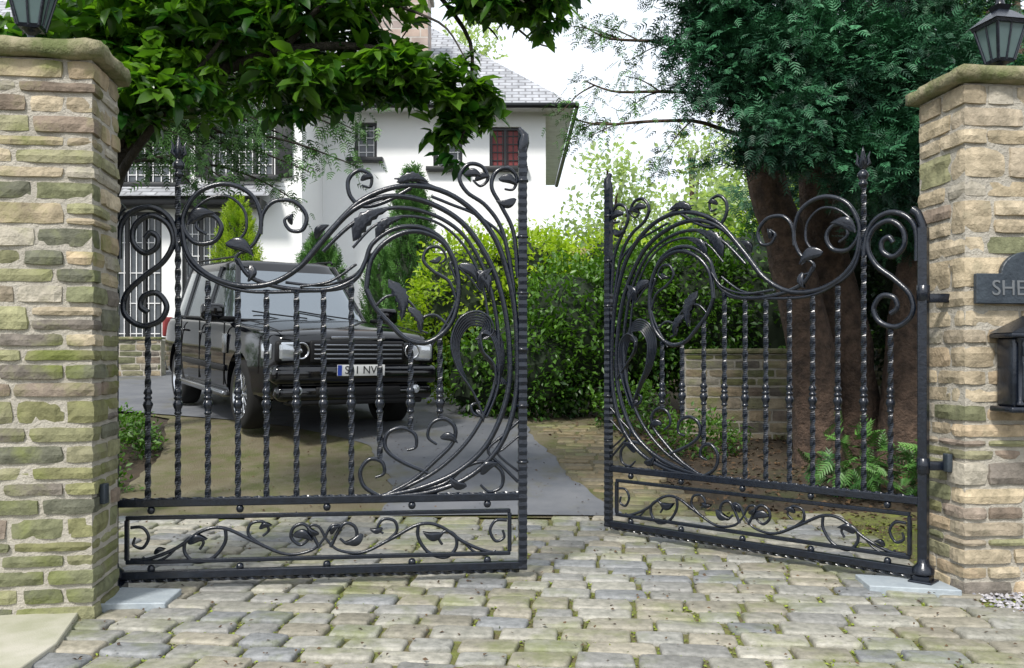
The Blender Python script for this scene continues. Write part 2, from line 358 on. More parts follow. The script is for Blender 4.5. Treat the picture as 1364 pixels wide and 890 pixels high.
# ---------- gate ----------
A=(-2.16,4.87); Bp=(.06,5.13); GW=math.hypot(Bp[0]-A[0],Bp[1]-A[1]); gd=((Bp[0]-A[0])/GW,(Bp[1]-A[1])/GW)
def g(px,py,off=0):   # drawing-sheet coordinates of the ironwork -> gate plane (u,z)
    a=(px-682)/1200; u=(a*A[1]-A[0])/(gd[0]-a*gd[1]); Y=A[1]+u*gd[1]; return (u,off,1.3-(py-475)/1200*Y)
thick=[]
def cv(pts,r=.0115,off=0,taper=0,taper0=0):
    P=[g(x,y,off) for x,y in cat(pts)]; n=len(P)
    rad=[r*(1-(taper*max(0,(i/n-.6)/.4) )-(taper0*max(0,(.3-i/n)/.3))) for i in range(n)]; thick.append((P,rad))
cv([(159,345),(160,305),(173,284),(197,276),(219,284),(232,303),(237,335)],.016)
cv([(193,318),(200,310),(210,316),(208,330),(192,337),(177,322),(180,300),(200,287),(223,298),(231,322),(218,348),(192,368),(168,392),(166,418),(188,434),(213,427),(222,408),(210,391),(192,394),(187,408),(197,416)],.016)
cv([(275,312),(262,303),(267,289),(285,288),(295,304),(284,322),(258,322),(243,295),(262,258),(300,245),(335,260),(348,295),(338,325),(316,340),(318,352),(334,356)],.014,taper=.5,taper0=.4)
cv([(250,300),(258,280),(280,264),(305,262),(325,280),(328,305),(318,320)],.008)
cv([(347,312),(350,285),(366,268),(392,269),(408,287),(403,306),(387,307),(379,294),(388,286)],.012,taper=.4)
cv([(242,300),(250,338),(275,365),(315,380),(360,378),(400,355),(435,315),(470,280),(515,262),(565,268),(615,296),(650,345),(670,400),(679,470),(675,530),(650,590),(610,628),(560,650),(510,661)],.0155)
cv([(316,345),(335,370),(380,384),(435,386),(472,372),(486,350),(496,325),(525,305),(560,303),(590,320),(607,355)],.013)
cv([(240,310),(252,350),(285,374),(330,388),(400,388),(455,384),(480,366)],.010)
cv([(380,376),(430,380),(470,368),(490,345)],.008,off=.012); cv([(400,382),(440,375),(475,352)],.008,off=-.012)
cv([(405,350),(440,308),(485,265),(545,247),(605,262),(655,310),(680,380),(689,455),(687,530),(668,590),(628,633),(570,656),(505,662)],.0155)
cv([(430,335),(470,298),(515,278),(565,282),(612,308),(643,355),(660,415),(664,475),(654,530),(625,585),(580,628),(525,656)],.0115)
cv([(470,330),(500,300),(540,288),(585,298),(620,330),(643,380),(652,440)],.008)
cv([(488,385),(495,345),(520,318),(555,308),(590,323),(608,358),(610,400),(598,435),(570,456),(542,452),(520,432),(500,410),(488,385)],.0145)
cv([(548,250),(515,268),(485,275),(467,262),(464,240),(478,227),(494,234),(493,249),(482,247)],.012,taper=.5)
cv([(605,262),(575,248),(550,240),(525,238)],.009,taper=.6)
cv([(684,380),(670,310),(648,275),(622,256),(612,236),(624,219),(642,222),(650,238),(640,248),(630,240)],.012,taper=.5)
cv([(690,370),(684,310),(668,275),(655,250),(660,230),(676,224),(688,236),(684,252),(672,252)],.012,taper=.5)
cv([(689,440),(676,330),(640,290),(600,272),(575,262)],.009)
cv([(608,400),(598,375),(578,362),(564,347),(570,331),(586,330),(594,343),(585,352)],.0095,taper=.5)
cv([(598,435),(580,420),(562,424),(558,438),(570,444)],.008,taper=.4)
cv([(500,408),(515,395),(535,395),(552,410),(560,430)],.008,taper=.5)
cv([(575,460),(600,420),(610,385),(600,350),(620,365),(640,388)],.008,taper=.3)
for d in (0,4,8,12,16,20):
    o_=.007*(d/4-2.5)
    cv([(642,550),(630,522),(609+d*.3,490),(601+d*.55,455),(612+d*.6,425+d*.5),(634,415+d*.9),(652-d*.4,424+d*.6),(657-d,442+d*.4),(646-d*.6,452)],.007,off=o_,taper=.2)
    cv([(648,555),(662,520),(671-d*.35,485),(668-d*.6,452),(654-d*.5,438+d*.3),(640,446+d*.2),(640+d*.2,465+d*.2),(658,490-d*.2),(676-d*.8,512)],.007,off=-o_)
cv([(505,661),(485,648),(480,628),(492,612),(508,615),(512,630),(500,636)],.012,taper=.4)
cv([(515,659),(550,640),(582,612),(603,590),(606,570),(592,558),(575,564),(570,582),(582,592)],.012,taper=.4)
cv([(570,630),(535,615),(514,598),(516,578),(534,570),(552,578),(554,595),(542,600)],.012,taper=.4)
cv([(545,655),(590,645),(620,622),(648,615),(668,628),(668,648),(652,655),(640,646)],.011,taper=.4)
cv([(692,560),(670,580),(650,600),(668,620),(690,642)],.009)
cv([(692,580),(672,597),(664,606),(690,628)],.007)
cv([(648,555),(632,552),(628,540),(640,536)],.009,taper=.5)
def mir(pts): return [(433+(433-x)*.935,y-.02*((433-x)*1.935)) for x,y in pts]
for pts,r in [([(174,746),(200,744),(235,730),(270,707),(300,704),(340,722),(380,738),(415,733),(433,716)],.010),([(300,704),(300,722),(285,742),(262,749),(247,738),(247,722),(260,714),(271,722),(266,732)],.010),
  ([(174,703),(190,703),(198,716),(190,730),(178,726),(180,716)],.009),([(345,724),(331,712),(334,698),(350,695),(358,706),(350,714)],.009),([(425,729),(408,700),(392,702),(388,716),(400,726),(412,718)],.010),([(433,716),(425,702),(414,700),(410,708)],.008),([(235,730),(222,742),(205,748),(190,742)],.007)]:
    cv(pts,r,taper=.3); cv(mir(pts),r,taper=.3)
leafspec=[(250,297,20,38),(300,324,-25,40),(334,352,-100,24),(470,322,42,66),(500,318,38,46),(528,243,0,44),(517,372,-74,60),(542,408,-64,42),(636,360,-65,34),(612,352,-45,34),(618,232,-10,26),(632,240,10,22),(664,238,-20,28),(688,266,-175,28),(420,318,45,26),(586,582,-20,26),(640,632,30,30),(622,648,150,28),(634,546,-60,20),
 (250,724,10,26),(390,712,-20,28),(345,704,10,18),(484,712,200,28),(590,712,170,28),(510,704,180,18),(205,738,20,16),(440,712,40,18),(425,712,140,18),(388,300,80,16),(588,342,200,18),(480,240,10,18),(640,386,60,34)]
LV=[];LF=[]
for x,y,an,L in leafspec:
    o=Vector(g(x,y)); a=math.radians(an); sc=L/240; d=Vector((math.cos(a),0,math.sin(a))); s=Vector((-math.sin(a),0,math.cos(a)))
    for sg in (1,-1):
        b=len(LV); n=13
        for i in range(n):
            t=i/(n-1); w=(.15 if L>40 else .22)*math.sin(math.pi*t**.7)**.9*(1+(.16*math.cos(i*3.14) if L>40 else 0)); c=o+d*sc*t+s*sc*.18*math.sin(t*3.1)
            for q,h in ((-1,0),(-.5,.75),(0,.15),(.5,.75),(1,0)): LV.append(tuple(c+s*(w*sc*q)+Vector((0,sg*(.004+.024*h*math.sin(math.pi*t)+.012*t),0))))
        for i in range(n-1):
            for j in range(4): LF.append((b+i*5+j,b+i*5+j+1,b+i*5+j+6,b+i*5+j+5))
TV=[];TF=[]
def tbar(p0,p1,hw,pitch=.26,seg=.0125,bead=.06,asp=1):
    p0=Vector(p0);p1=Vector(p1); L=(p1-p0).length; n=max(2,int(L/seg)); d=(p1-p0).normalized(); X=Vector((0,1,0)); Y=d.cross(X).normalized(); b=len(TV)
    for i in range(n+1):
        a=2*math.pi*(i*(L/n)/pitch) if pitch else 0
        k=hw*(1+bead*math.sin(2*math.pi*i/4.0))
        for q in range(4):
            t=a+q*math.pi/2+math.pi/4; TV.append(tuple(p0+d*(L*i/n)+X*(math.cos(t)*k*1.35)+Y*(math.sin(t)*k*1.35*asp)))
    for i in range(n):
        for q in range(4): TF.append((b+i*4+q,b+i*4+(q+1)%4,b+i*4+4+(q+1)%4,b+i*4+4+q))
bars=[(197,437,665),(237,222,665),(277,374,665),(317,386,665),(355,386,665),(395,387,665),(431,387,664),(468,374,663),(506,418,612),(547,455,572),(586,450,556)]
HV=[];HF=[]
def lath(c,prof,seg=12):
    b=len(HV)
    for r,h in prof:
        for i in range(seg):
            a=2*math.pi*i/seg; HV.append((c[0]+r*math.cos(a),c[1]+r*math.sin(a),c[2]+h))
    for j in range(len(prof)-1):
        for i in range(seg): HF.append((b+j*seg+i,b+j*seg+(i+1)%seg,b+(j+1)*seg+(i+1)%seg,b+(j+1)*seg+i))
knuckle=[(.010,-.085),(.020,-.078),(.020,-.068),(.012,-.062),(.022,-.045),(.028,-.025),(.022,-.008),(.012,.0),(.022,.004),(.022,.016),(.012,.022),(.024,.035),(.020,.055),(.010,.065)]
for x,y0,y1 in bars:
    a=g(x,y0);u=a[0]; zb=.50 if y1>640 else g(x,y1)[2]
    tbar((u,0,zb),(u,0,a[2]),.0125,pitch=.30); lath((u,0,1.065),knuckle)
fin=g(238,222)
lath(fin,[(.012,-.06),(.026,-.05),(.026,-.035),(.012,-.03),(.03,-.01),(.034,.012),(.022,.03),(.010,.04),(.024,.06),(.026,.08),(.014,.12),(.002,.17)])
for k in range(4):
    a=k*math.pi/2+.4; thick.append(([(fin[0],0,fin[2]+.04),(fin[0]+.035*math.cos(a),.035*math.sin(a),fin[2]+.075),(fin[0]+.028*math.cos(a),.028*math.sin(a),fin[2]+.11),(fin[0]+.04*math.cos(a),.04*math.sin(a),fin[2]+.14)],[.008,.011,.007,.002]))
flat=[(.0,1.02,.052,1.98,.05),(0,0.05,.13,.05,.13),(0.0,.085,.09,.03,.09),(GW/2,.505,GW,.042,.04),(GW/2,.115,GW,.042,.045),
(GW/2,.425,GW-.14,.022,.028),(GW/2,.185,GW-.14,.022,.028),(.075,.305,.022,.22,.028),(GW-.075,.305,.022,.22,.028)]
BV=[];BF=[]
for u,z,w,h,d in flat:
    b=len(BV); x0,x1,y0,y1,z0,z1=u-w/2,u+w/2,-d/2,d/2,z-h/2,z+h/2
    BV+=[(x0,y0,z0),(x1,y0,z0),(x1,y1,z0),(x0,y1,z0),(x0,y0,z1),(x1,y0,z1),(x1,y1,z1),(x0,y1,z1)]
    BF+=[tuple(b+i for i in q) for q in [(0,3,2,1),(4,5,6,7),(0,1,5,4),(1,2,6,5),(2,3,7,6),(3,0,4,7)]]
tbar((GW,0,.09),(GW,0,2.50),.0235,pitch=0,seg=.011,bead=.055,asp=1.05); tbar((GW-.001,.0,.52),(.05,0,.52),.010); tbar((.03,0,.088),(GW-.02,0,.088),.012)
thick.append(([(.0,0,1.95),(.003,0,2.02),(.03,0,2.09),(.06,0,2.115)],.024))
thick.append(([(GW,0,2.47),(GW+.005,0,2.52),(GW+.01,0,2.56),(GW-.02,0,2.6)],[.026,.034,.026,.012]))
for k in range(6): lath((GW,0,.7+k*.32),[(.02,-.01),(.034,-.006),(.034,.006),(.02,.01)])
for f_ in (.09,.30,.51,.72,.91):
    for z in (.465,.147): lath((GW*f_,0,z),[(.002,-.022),(.014,-.018),(.021,-.006),(.021,.006),(.014,.018),(.002,.022)])
lath((0,0,.14),[(.06,-.03),(.06,.0),(.035,.02),(.03,.05)])
for z in (.7,1.65): lath((0,0,z),[(.027,-.045),(.036,-.04),(.036,.04),(.027,.045)])
def gate(loc,rot,sx,shared=None):
    e=empty('wrought_iron_gate',(loc[0],loc[1],0),rot); e.scale=(sx,1,1)
    if shared is None:
        parts=[tube('scrollwork',thick,M['iron'],e,2),mk('iron_leaves',LV,LF,M['iron'],e,True),mk('twisted_bars',TV,TF,M['iron'],e),mk('knuckles_and_finial',HV,HF,M['iron'],e,True),mk('frame_rails',BV,BF,M['iron'],e)]
        b=parts[4].modifiers.new('b','BEVEL'); b.width=.004
    else:
        parts=[]
        for p in shared:
            o=bpy.data.objects.new(p.name.split('.')[0],p.data); COL.objects.link(o); o.parent=e; parts.append(o)
            if 'frame' in o.name: b=o.modifiers.new('b','BEVEL'); b.width=.004
    return parts
gp=gate(A,math.atan2(gd[1],gd[0]),1)
a=math.radians(180-43); gate((2.26,4.95),a,2.15/GW,gp)
for P_,loc,sg in ((LP,(-2.16,4.87),-1),(RP,(2.26,4.95),1)):
    for z in (.7,1.62):
        box('hinge_pin',(loc[0]+sg*.07,loc[1]+.0,z),(.16,.03,.05),M['iron'],P_,.005)
box('sensor_box',lxf((-.02,.10,.62)),(.03,.05,.10),M['slatesign'],LP,.006); box('sensor_box',rxf((-.02,.12,.72)),(.03,.06,.10),M['slatesign'],RP,.006)
def lantern(p):
    e=empty('pillar_lantern',p,.2); I=M['iron']
    lathe('base',[(.001,.0),(.075,.0),(.075,.012),(.04,.03),(.022,.045),(.018,.07),(.03,.085),(.045,.10)],I,e)
    def fr(name,w0,z0,w1,z1,m): 
        v=[(s*w0,t*w0,z0) for s,t in ((-1,-1),(1,-1),(1,1),(-1,1))]+[(s*w1,t*w1,z1) for s,t in ((-1,-1),(1,-1),(1,1),(-1,1))]
        return mk(name,v,[(0,1,5,4),(1,2,6,5),(2,3,7,6),(3,0,4,7),(3,2,1,0),(4,5,6,7)],m,e)
    fr('glass',.048,.115,.088,.30,M['lglass']); fr('base_ring',.05,.10,.056,.118,I); fr('eave_ring',.10,.30,.105,.318,I); fr('roof',.115,.319,.04,.39,I); fr('roof_vent',.03,.391,.045,.42,I)
    for s,t in ((-1,-1),(1,-1),(1,1),(-1,1)): tube('corner_bar',[([(s*.05,t*.05,.11),(s*.091,t*.091,.305)],.009)],I,e)
    for s,t in ((0,-1),(1,0),(0,1),(-1,0)): tube('glazing_bar',[([(s*.05,t*.05,.11),(s*.091,t*.091,.305)],.006)],I,e)
    lathe('finial',[(.03,.42),(.02,.45),(.024,.47),(.004,.52)],I,e)
lantern((-2.40,4.50,2.83)); lantern((2.74,5.06,2.845))
e=empty('slate_name_sign',rxf((.34,-.035,1.66)),math.radians(5.7)); 
pts=[(-.30,-.08),(.30,-.08),(.30,.08),(.16,.08)]+[(.16*math.cos(t),.08+.12*math.sin(t)) for t in np.linspace(.15,math.pi-.15,14)]+[(-.16,.08),(-.30,.08)]
n=len(pts); v=[(x,-.012,z) for x,z in pts]+[(x,.02,z) for x,z in pts]
o=mk('plaque',v,[tuple(range(n)),tuple(range(2*n-1,n-1,-1))]+[(i,n+i,n+(i+1)%n,(i+1)%n) for i in range(n)],M['slatesign'],e); b=o.modifiers.new('b','BEVEL'); b.width=.004
def text(s,size,loc,rot,m,parent,ext=.002,name='lettering'):
    t=bpy.data.curves.new(name,'FONT'); t.body=s; t.size=size; t.extrude=ext; t.align_x='CENTER'; t.align_y='CENTER'; t.materials.append(m)
    o=bpy.data.objects.new(name,t); COL.objects.link(o); o.parent=parent; o.location=loc; o.rotation_euler=rot; return o
text('SHEPLEY',.115,(0,-.014,0),(math.pi/2,0,0),M['letter'],e)
e=empty('wall_letterbox',rxf((.33,-.10,1.0)),math.radians(5.7)); I=M['iron']
box('body',(0,0,.22),(.34,.14,.36),I,e,.012); box('base_tray',(0,-.01,.025),(.40,.19,.03),I,e,.008); box('cornice',(0,-.01,.41),(.40,.19,.025),I,e,.006)
v=[(-.2,-.1,.424),(.2,-.1,.424),(.2,.09,.424),(-.2,.09,.424),(0,-.1,.52),(0,.09,.52)]; mk('roof',v,[(0,1,4),(1,2,5,4),(2,3,5),(3,0,4,5),(3,2,1,0)],I,e)
box('flap',(0,-.075,.33),(.24,.012,.05),M['slatesign'],e,.004); box('door_panel',(0,-.074,.17),(.24,.01,.20),M['slatesign'],e,.004)
for x in (-.14,.14): lathe('column',[(.018,.05),(.018,.06),(.011,.07),(.011,.37),(.018,.38),(.018,.395)],I,e,loc=(x,-.08,0))
lathe('finial',[(.001,.51),(.02,.52),(.02,.54),(.002,.57)],I,e)
# ---------- car ----------
phi=math.radians(33); h=(math.sin(phi),-math.cos(phi)); W1=(-2.86,9.85)
lx,ly=-h[1],h[0]
cx=W1[0]-1.45*h[0]+lx*.82; cy=W1[1]-1.45*h[1]+ly*.82
zf=gz(cy+1.45*h[1]); zr=gz(cy-1.45*h[1])
car=empty('parked_car'); yaw=math.atan2(h[1],h[0]); pitch=math.atan2(zf-zr,2.9)
car.location=(cx,cy,(zf+zr)/2+.05); car.rotation_euler=(0,-pitch,yaw); 
secs=[(2.44,.70,.50,.96,.98),(2.42,.82,.42,1.02,1.04),(2.34,.90,.36,1.06,1.09),(2.15,.945,.32,1.085,1.125),(1.6,.965,.30,1.11,1.16),(1.0,.97,.28,1.14,1.19),(.2,.975,.28,1.15,1.19),(-.8,.975,.28,1.15,1.19),(-1.8,.97,.28,1.15,1.19),(-2.25,.945,.34,1.14,1.18),(-2.42,.90,.42,1.12,1.15),(-2.47,.8,.5,1.06,1.1)]
V=[];F=[]
for x,w,zb,zs,ztt in secs:
    half=[(w*.82,zb),(w*.97,zb+.05),(w,zb+.18),(w,(zb+zs)/2+.05),(w*.985,zs-.10),(w*.955,zs-.02),(w*.90,zs+.004),(w*.55,ztt),(w*.25,ztt+.005)]
    ring=[(x,a,b) for a,b in half]+[(x,-a,b) for a,b in half[::-1]]; V+=ring
n=18
for j in range(len(secs)-1):
    for i in range(n): F.append((j*n+i,j*n+(i+1)%n,(j+1)*n+(i+1)%n,(j+1)*n+i))
F.append(tuple(range(n))[::-1]); F.append(tuple((len(secs)-1)*n+i for i in range(n)))
body=mk('body',V,F,M['carpaint'],car,True)
bm=bmesh.new(); bm.from_mesh(body.data); bmesh.ops.recalc_face_normals(bm,faces=bm.faces); bm.to_mesh(body.data); bm.free()
ss=body.modifiers.new('s','SUBSURF'); ss.levels=2; ss.render_levels=2
cut=[]
for wx in (1.45,-1.43):
    for sy in (1,-1):
        bm=bmesh.new(); bmesh.ops.create_cone(bm,cap_ends=True,segments=40,radius1=.43,radius2=.43,depth=.5,matrix=Matrix.Translation((wx,sy*.95,.40))@Matrix.Rotation(math.pi/2,4,'X'))
        me=bpy.data.meshes.new('c'); bm.to_mesh(me); bm.free(); me.materials.append(M['trim']); c=bpy.data.objects.new('cut',me); COL.objects.link(c); c.parent=car; cut.append(c)
        b=body.modifiers.new('w','BOOLEAN'); b.operation='DIFFERENCE'; b.object=c; b.solver='EXACT'
bpy.context.view_layer.update(); dg=bpy.context.evaluated_depsgraph_get(); nm=bpy.data.meshes.new_from_object(body.evaluated_get(dg)); body.modifiers.clear(); body.data=nm
for c in cut: bpy.data.objects.remove(c)
nm.polygons.foreach_set('use_smooth',[len(p.vertices)<=4 for p in nm.polygons])
NS=72
def ringpt(t,a,sh=1.0,zz=None,n_=5.5):
    xf_=1.02-.70*t; xr=-2.42+.24*t; w=.885-.205*t
    cxx=(xf_+xr)/2; hx=(xf_-xr)/2*sh; hy=w*sh; c,s=math.cos(a),math.sin(a)
    return (cxx+hx*math.copysign(abs(c)**(2/n_),c),hy*math.copysign(abs(s)**(2/n_),s),1.14+.70*t if zz is None else zz)
lev=[(0,1,None),(.3,1,None),(.6,1,None),(.88,1,None),(1,.995,None),(1,.97,1.865),(1,.90,1.885),(1,.7,1.898),(1,.35,1.902)]
V=[];F=[];FM=[]
angs=[2*math.pi*(i+.5)/NS for i in range(NS)]
for t,sh,zz in lev:
    for a in angs: V.append(ringpt(t,a,sh,zz))
for j in range(len(lev)-1):
    for i in range(NS): F.append((j*NS+i,j*NS+(i+1)%NS,(j+1)*NS+(i+1)%NS,(j+1)*NS+i)); FM.append(1 if j<3 else 0)
F.append(tuple((len(lev)-1)*NS+i for i in range(NS))); FM.append(0)
mk('cabin',V,F,None,car,True,mats=[M['carpaint'],M['carglass']],fm=FM)
pil=[]
for a in (math.radians(47),math.radians(-47),math.radians(133),math.radians(-133)):
    pil.append(([ringpt(t,a) for t in np.linspace(0,1,8)],.035))
for x in (-.15,-.22,-1.25,-1.32):
    for s in (1,-1): pil.append(([(x-.02*t,s*(.889-.205*t),1.14+.70*t) for t in np.linspace(0,.95,6)],.022))
tube('pillars',pil,M['carpaint'],car)
tube('belt_trim',[([ringpt(0.0,a,1.005,1.165) for a in angs]+[ringpt(0,angs[0],1.005,1.165)],.016)],M['trim'],car)
tube('wipers',[([(1.02,.6,1.19),(.93,.1,1.25),(.9,-.1,1.28)],.008),([(1.05,-.05,1.2),(.95,-.45,1.24),(.88,-.65,1.27)],.008)],M['trim'],car)
tube('roof_rails',[([(.1,s*.62,1.895),(.05,s*.62,1.925),(-1.9,s*.63,1.925),(-2.0,s*.63,1.89)],.014) for s in (1,-1)],M['trim'],car)
box('grille_surround',(2.435,0,.875),(.05,1.06,.235),M['trim'],car,.03)
for k in range(4): box('grille_slat',(2.462,0,.805+k*.047),(.03,.98,.020),M['silver'],car,.006)
for s in (1,-1):
    box('headlamp_housing',(2.395,s*.70,.875),(.09,.38,.235),M['trim'],car,.04,rot=(0,0,-s*.22))
    box('headlamp_lens',(2.407,s*.70,.878),(.085,.345,.205),M['lamp'],car,.04,rot=(0,0,-s*.22))
    for yy,r in ((.62,.09),(.785,.078)): lathe('lamp_ring',[(r*.9,.03),(r,.055),(r*.85,.062),(r*.8,.035),(r*.45,.02),(.001,.05)],M['alloy'] ,car,axis='x',loc=(2.397-(yy-.63)*.25,s*yy,.885))
    box('indicator',(2.27,s*.915,.87),(.14,.04,.16),M['lamp'],car,.02,rot=(0,0,-s*.5))
    lathe('fog_lamp',[(.001,.05),(.04,.045),(.05,.03),(.055,.0)],M['lamp'],car,axis='x',loc=(2.45,s*.66,.48))
    box('mirror',(.82,s*1.08,1.25),(.14,.26,.19),M['carpaint'],car,.05,seg=4); box('mirror_arm',(.85,s*.93,1.18),(.07,.18,.05),M['trim'],car,.015)
    box('side_vent',(.95,s*.975,.90),(.16,.02,.22),M['silver'],car,.008)
    box('side_moulding',(0,s*.985,.62),(1.95,.03,.07),M['trim'],car,.012); box('sill_step',(0,s*.95,.33),(2.0,.12,.07),M['silver'],car,.02)
    for x in (.92,-.18,-1.12): box('door_gap',(x,s*.972,.78),(.010,.014,.70),M['trim'],car)
    for x in (.0,-1.0): box('door_handle',(x+.02,s*.99,1.0),(.20,.035,.03),M['carpaint'],car,.012)
    box('tail_lamp',(-2.40,s*.87,1.0),(.1,.14,.28),M['red'],car,.02)
box('bumper',(2.40,0,.64),(.24,1.84,.20),M['carpaint'],car,.07,seg=4); box('lower_bumper',(2.38,0,.45),(.22,1.74,.16),M['carpaint'],car,.06,seg=4)
box('lower_intake',(2.475,0,.47),(.06,.95,.10),M['trim'],car,.02); box('skid',(2.38,0,.36),(.18,1.5,.06),M['trim'],car,.02)
box('rear_bumper',(-2.43,0,.55),(.2,1.8,.26),M['carpaint'],car,.06)
box('bonnet_badge',(2.435,0,1.02),(.02,.6,.035),M['silver'],car,.004)
tube('bonnet_lines',[([(2.36,s*.80,1.075),(1.6,s*.80,1.15),(1.05,s*.82,1.175)],.006) for s in (1,-1)],M['trim'],car)
box('number_plate',(2.53,.0,.69),(.012,.53,.115),M['plate'],car,.003); box('plate_band',(2.537,-.24,.69),(.004,.045,.108),M['blue'],car)
text('S11 NVF',.115,(2.538,.02,.69),(math.pi/2,0,math.pi/2),M['blackp'],car,.0015,'plate_characters')
for wx in (1.45,-1.43):
    for s in (1,-1):
        w=empty('wheel',(wx,s*.82,.365)); w.parent=car
        lathe('tyre',[(.25,-.12),(.33,-.13),(.365,-.115),(.378,-.08),(.38,0),(.378,.08),(.365,.115),(.33,.13),(.25,.12)],M['tyre'],w,48,'y')
        lathe('rim',[(.265,s*.125),(.25,s*.12),(.235,s*.06),(.23,-s*.05),(.001,-s*.06)],M['alloy'],w,48,'y')
        lathe('disc_shadow',[(.225,-s*.02),(.001,-s*.02)],M['trim'],w,32,'y')
        lathe('hub',[(.001,s*.10),(.035,s*.10),(.05,s*.085),(.05,0)],M['alloy'],w,24,'y')
        for k in range(10):
            an=2*math.pi*k/10; box('spoke',(.14*math.cos(an),s*.085,.14*math.sin(an)),(.20,.03,.026),M['alloy'],w,.006,rot=(0,-an,0))
# ---------- house ----------
H=empty('white_house'); gb=1.0
def uvbox(o,sx=1):
    me=o.data; uv=me.uv_layers.new(name='UVMap')
    for p in me.polygons:
        n=p.normal; ref=Vector((0,0,1)); u=ref.cross(n)
        u=u.normalized() if u.length>.01 else Vector((1,0,0)); v_=n.cross(u)
        for li in p.loop_indices:
            co=me.vertices[me.loops[li].vertex_index].co; uv.data[li].uv=(co.dot(u)*sx,co.dot(v_)*sx)
def wallwin(name,x0,x1,z0,z1,y,wins,t=.3):
    xs=sorted({x0,x1,*[w[0] for w in wins],*[w[1] for w in wins]}); zs=sorted({z0,z1,*[w[2] for w in wins],*[w[3] for w in wins]})
    V=[];F=[]
    def q(*p): b=len(V); V.extend(p); F.append((b,b+1,b+2,b+3))
    for a,b in zip(xs,xs[1:]):
        for c,d in zip(zs,zs[1:]):
            mx,mz=(a+b)/2,(c+d)/2
            if any(w[0]<mx<w[1] and w[2]<mz<w[3] for w in wins): continue
            q((a,y,c),(b,y,c),(b,y,d),(a,y,d))
    for a,b,c,d in [w[:4] for w in wins]:
        q((a,y,c),(a,y,d),(a,y+.18,d),(a,y+.18,c)); q((b,y,d),(b,y,c),(b,y+.18,c),(b,y+.18,d)); q((a,y,c),(a,y+.18,c),(b,y+.18,c),(b,y,c)); q((a,y,d),(b,y,d),(b,y+.18,d),(a,y+.18,d))
    mk(name,V,F,M['render'],H)
    for w in wins:
        a,b,c,d=w[:4]; kind=w[4]; nx=w[5]
        box('glass',((a+b)/2,y+.15,(c+d)/2),(b-a,.02,d-c),M['red'] if kind=='red' else M['wglass'],H)
        fm=M['blackp']; fw=.06
        for zz in (c+fw/2,d-fw/2): box('window_frame',((a+b)/2,y+.11,zz),(b-a-.004,.06,fw),fm,H)
        for i in range(nx+1):
            xx=a+fw/2+(b-a-fw)*i/nx; box('mullion',(xx,y+.105,(c+d)/2),(fw,.07,d-c-.13),fm,H)
        for i in range(nx*3):
            xx=a+(b-a)*(i+.5)/(nx*3); box('leading',(xx,y+.12,(c+d)/2),(.018,.02,d-c-.1),M['whitep'] if kind!='red' else M['blackp'],H)
        for i in range(1,5): box('leading',((a+b)/2,y+.122,c+(d-c)*i/5),(b-a-.1,.016,.018),M['whitep'] if kind!='red' else M['blackp'],H)
        box('sill',((a+b)/2,y-.06,c-.05),(b-a+.3,.22,.10),M['blackp'],H,.01)
wallwin('left_wing_wall',-14,-4.2,gb-.3,6.9,18,[(-7.8,-6.8,4.75,5.75,'std',2),(-5.95,-4.75,4.9,6.2,'std',3),(-6.6,-5.2,2.0,4.2,'std',4),(-8.1,-7.0,1.15,4.2,'std',3)])
mk('wing_side_wall',[(-4.2,18,gb-.3),(-4.2,20,gb-.3),(-4.2,20,6.9),(-4.2,18,6.9)],[(0,1,2,3)],M['render'],H)
wallwin('main_wall',-4.2,.75,gb-.3,6.75,20,[(-3.5,-3.0,5.7,6.5,'std',1),(-1.75,-1.1,5.5,6.4,'std',1),(-.5,.2,5.5,6.4,'red',2),(-3.2,-1.4,1.9,3.6,'std',3)])
mk('end_wall',[(.75,20,gb-.3),(.75,28,gb-.3),(.75,28,6.75),(.75,20,6.75)],[(0,1,2,3)],M['render'],H)
mk('back_wall',[(.75,28,gb-.3),(-14,28,gb-.3),(-14,28,6.75),(.75,28,6.75)],[(0,1,2,3)],M['render'],H)
for xx in (-6.15,-4.55): box('shutter',(xx,17.97,5.55),(.34,.05,1.35),M['blackp'],H,.01)
for xx in (-8.0,-6.6): box('shutter',(xx,17.97,5.25),(.32,.05,1.05),M['blackp'],H,.01)
box('porch_beam',(-6.6,17.75,4.32),(3.4,.5,.14),M['blackp'],H,.01)
mk('porch_roof',[(-8.5,17.35,4.4),(-4.7,17.35,4.4),(-4.7,18,4.75),(-8.5,18,4.75)],[(0,1,2,3)],M['slate'],H); uvbox(bpy.data.objects['porch_roof'])
def roof(name,x0,x1,y0,y1,ze,zr,rx0,rx1,ry):
    V=[(x0,y0,ze),(x1,y0,ze),(x1,y1,ze),(x0,y1,ze),(rx0,ry,zr),(rx1,ry,zr)]
    o=mk(name,V,[(0,1,5,4),(1,2,5),(2,3,4,5),(3,0,4)],M['slate'],H); uvbox(o)
    mk(name+'_soffit',[(a,b,ze-.03) for a,b in ((x0,y0),(x1,y0),(x1,y1),(x0,y1))],[(3,2,1,0)],M['whitep'],H)
    tube(name+'_gutter',[([(x0,y0-.06,ze-.04),(x1+.06,y0-.06,ze-.04),(x1+.06,y1,ze-.04)],.06)],M['blackp'],H)
roof('main_roof',-14.4,1.35,19.45,28.5,6.75,10.1,-9,-2.1,24.2)
roof('wing_roof',-14.4,-3.7,17.45,24,6.9,9.6,-12,-6.6,21)
o=box('chimney',(-2.6,21.6,8.2),(1.25,.9,3.3),M['chim'],H); uvbox(o); box('chimney_cap',(-2.6,21.6,9.93),(1.4,1.05,.14),M['mortar'],H,.02)
for i in (-.3,.3): lathe('chimney_pot',[(.14,0),(.12,.35),(.15,.4),(.1,.4)],M['chim'],H,loc=(-2.6+i,21.6,10.0))
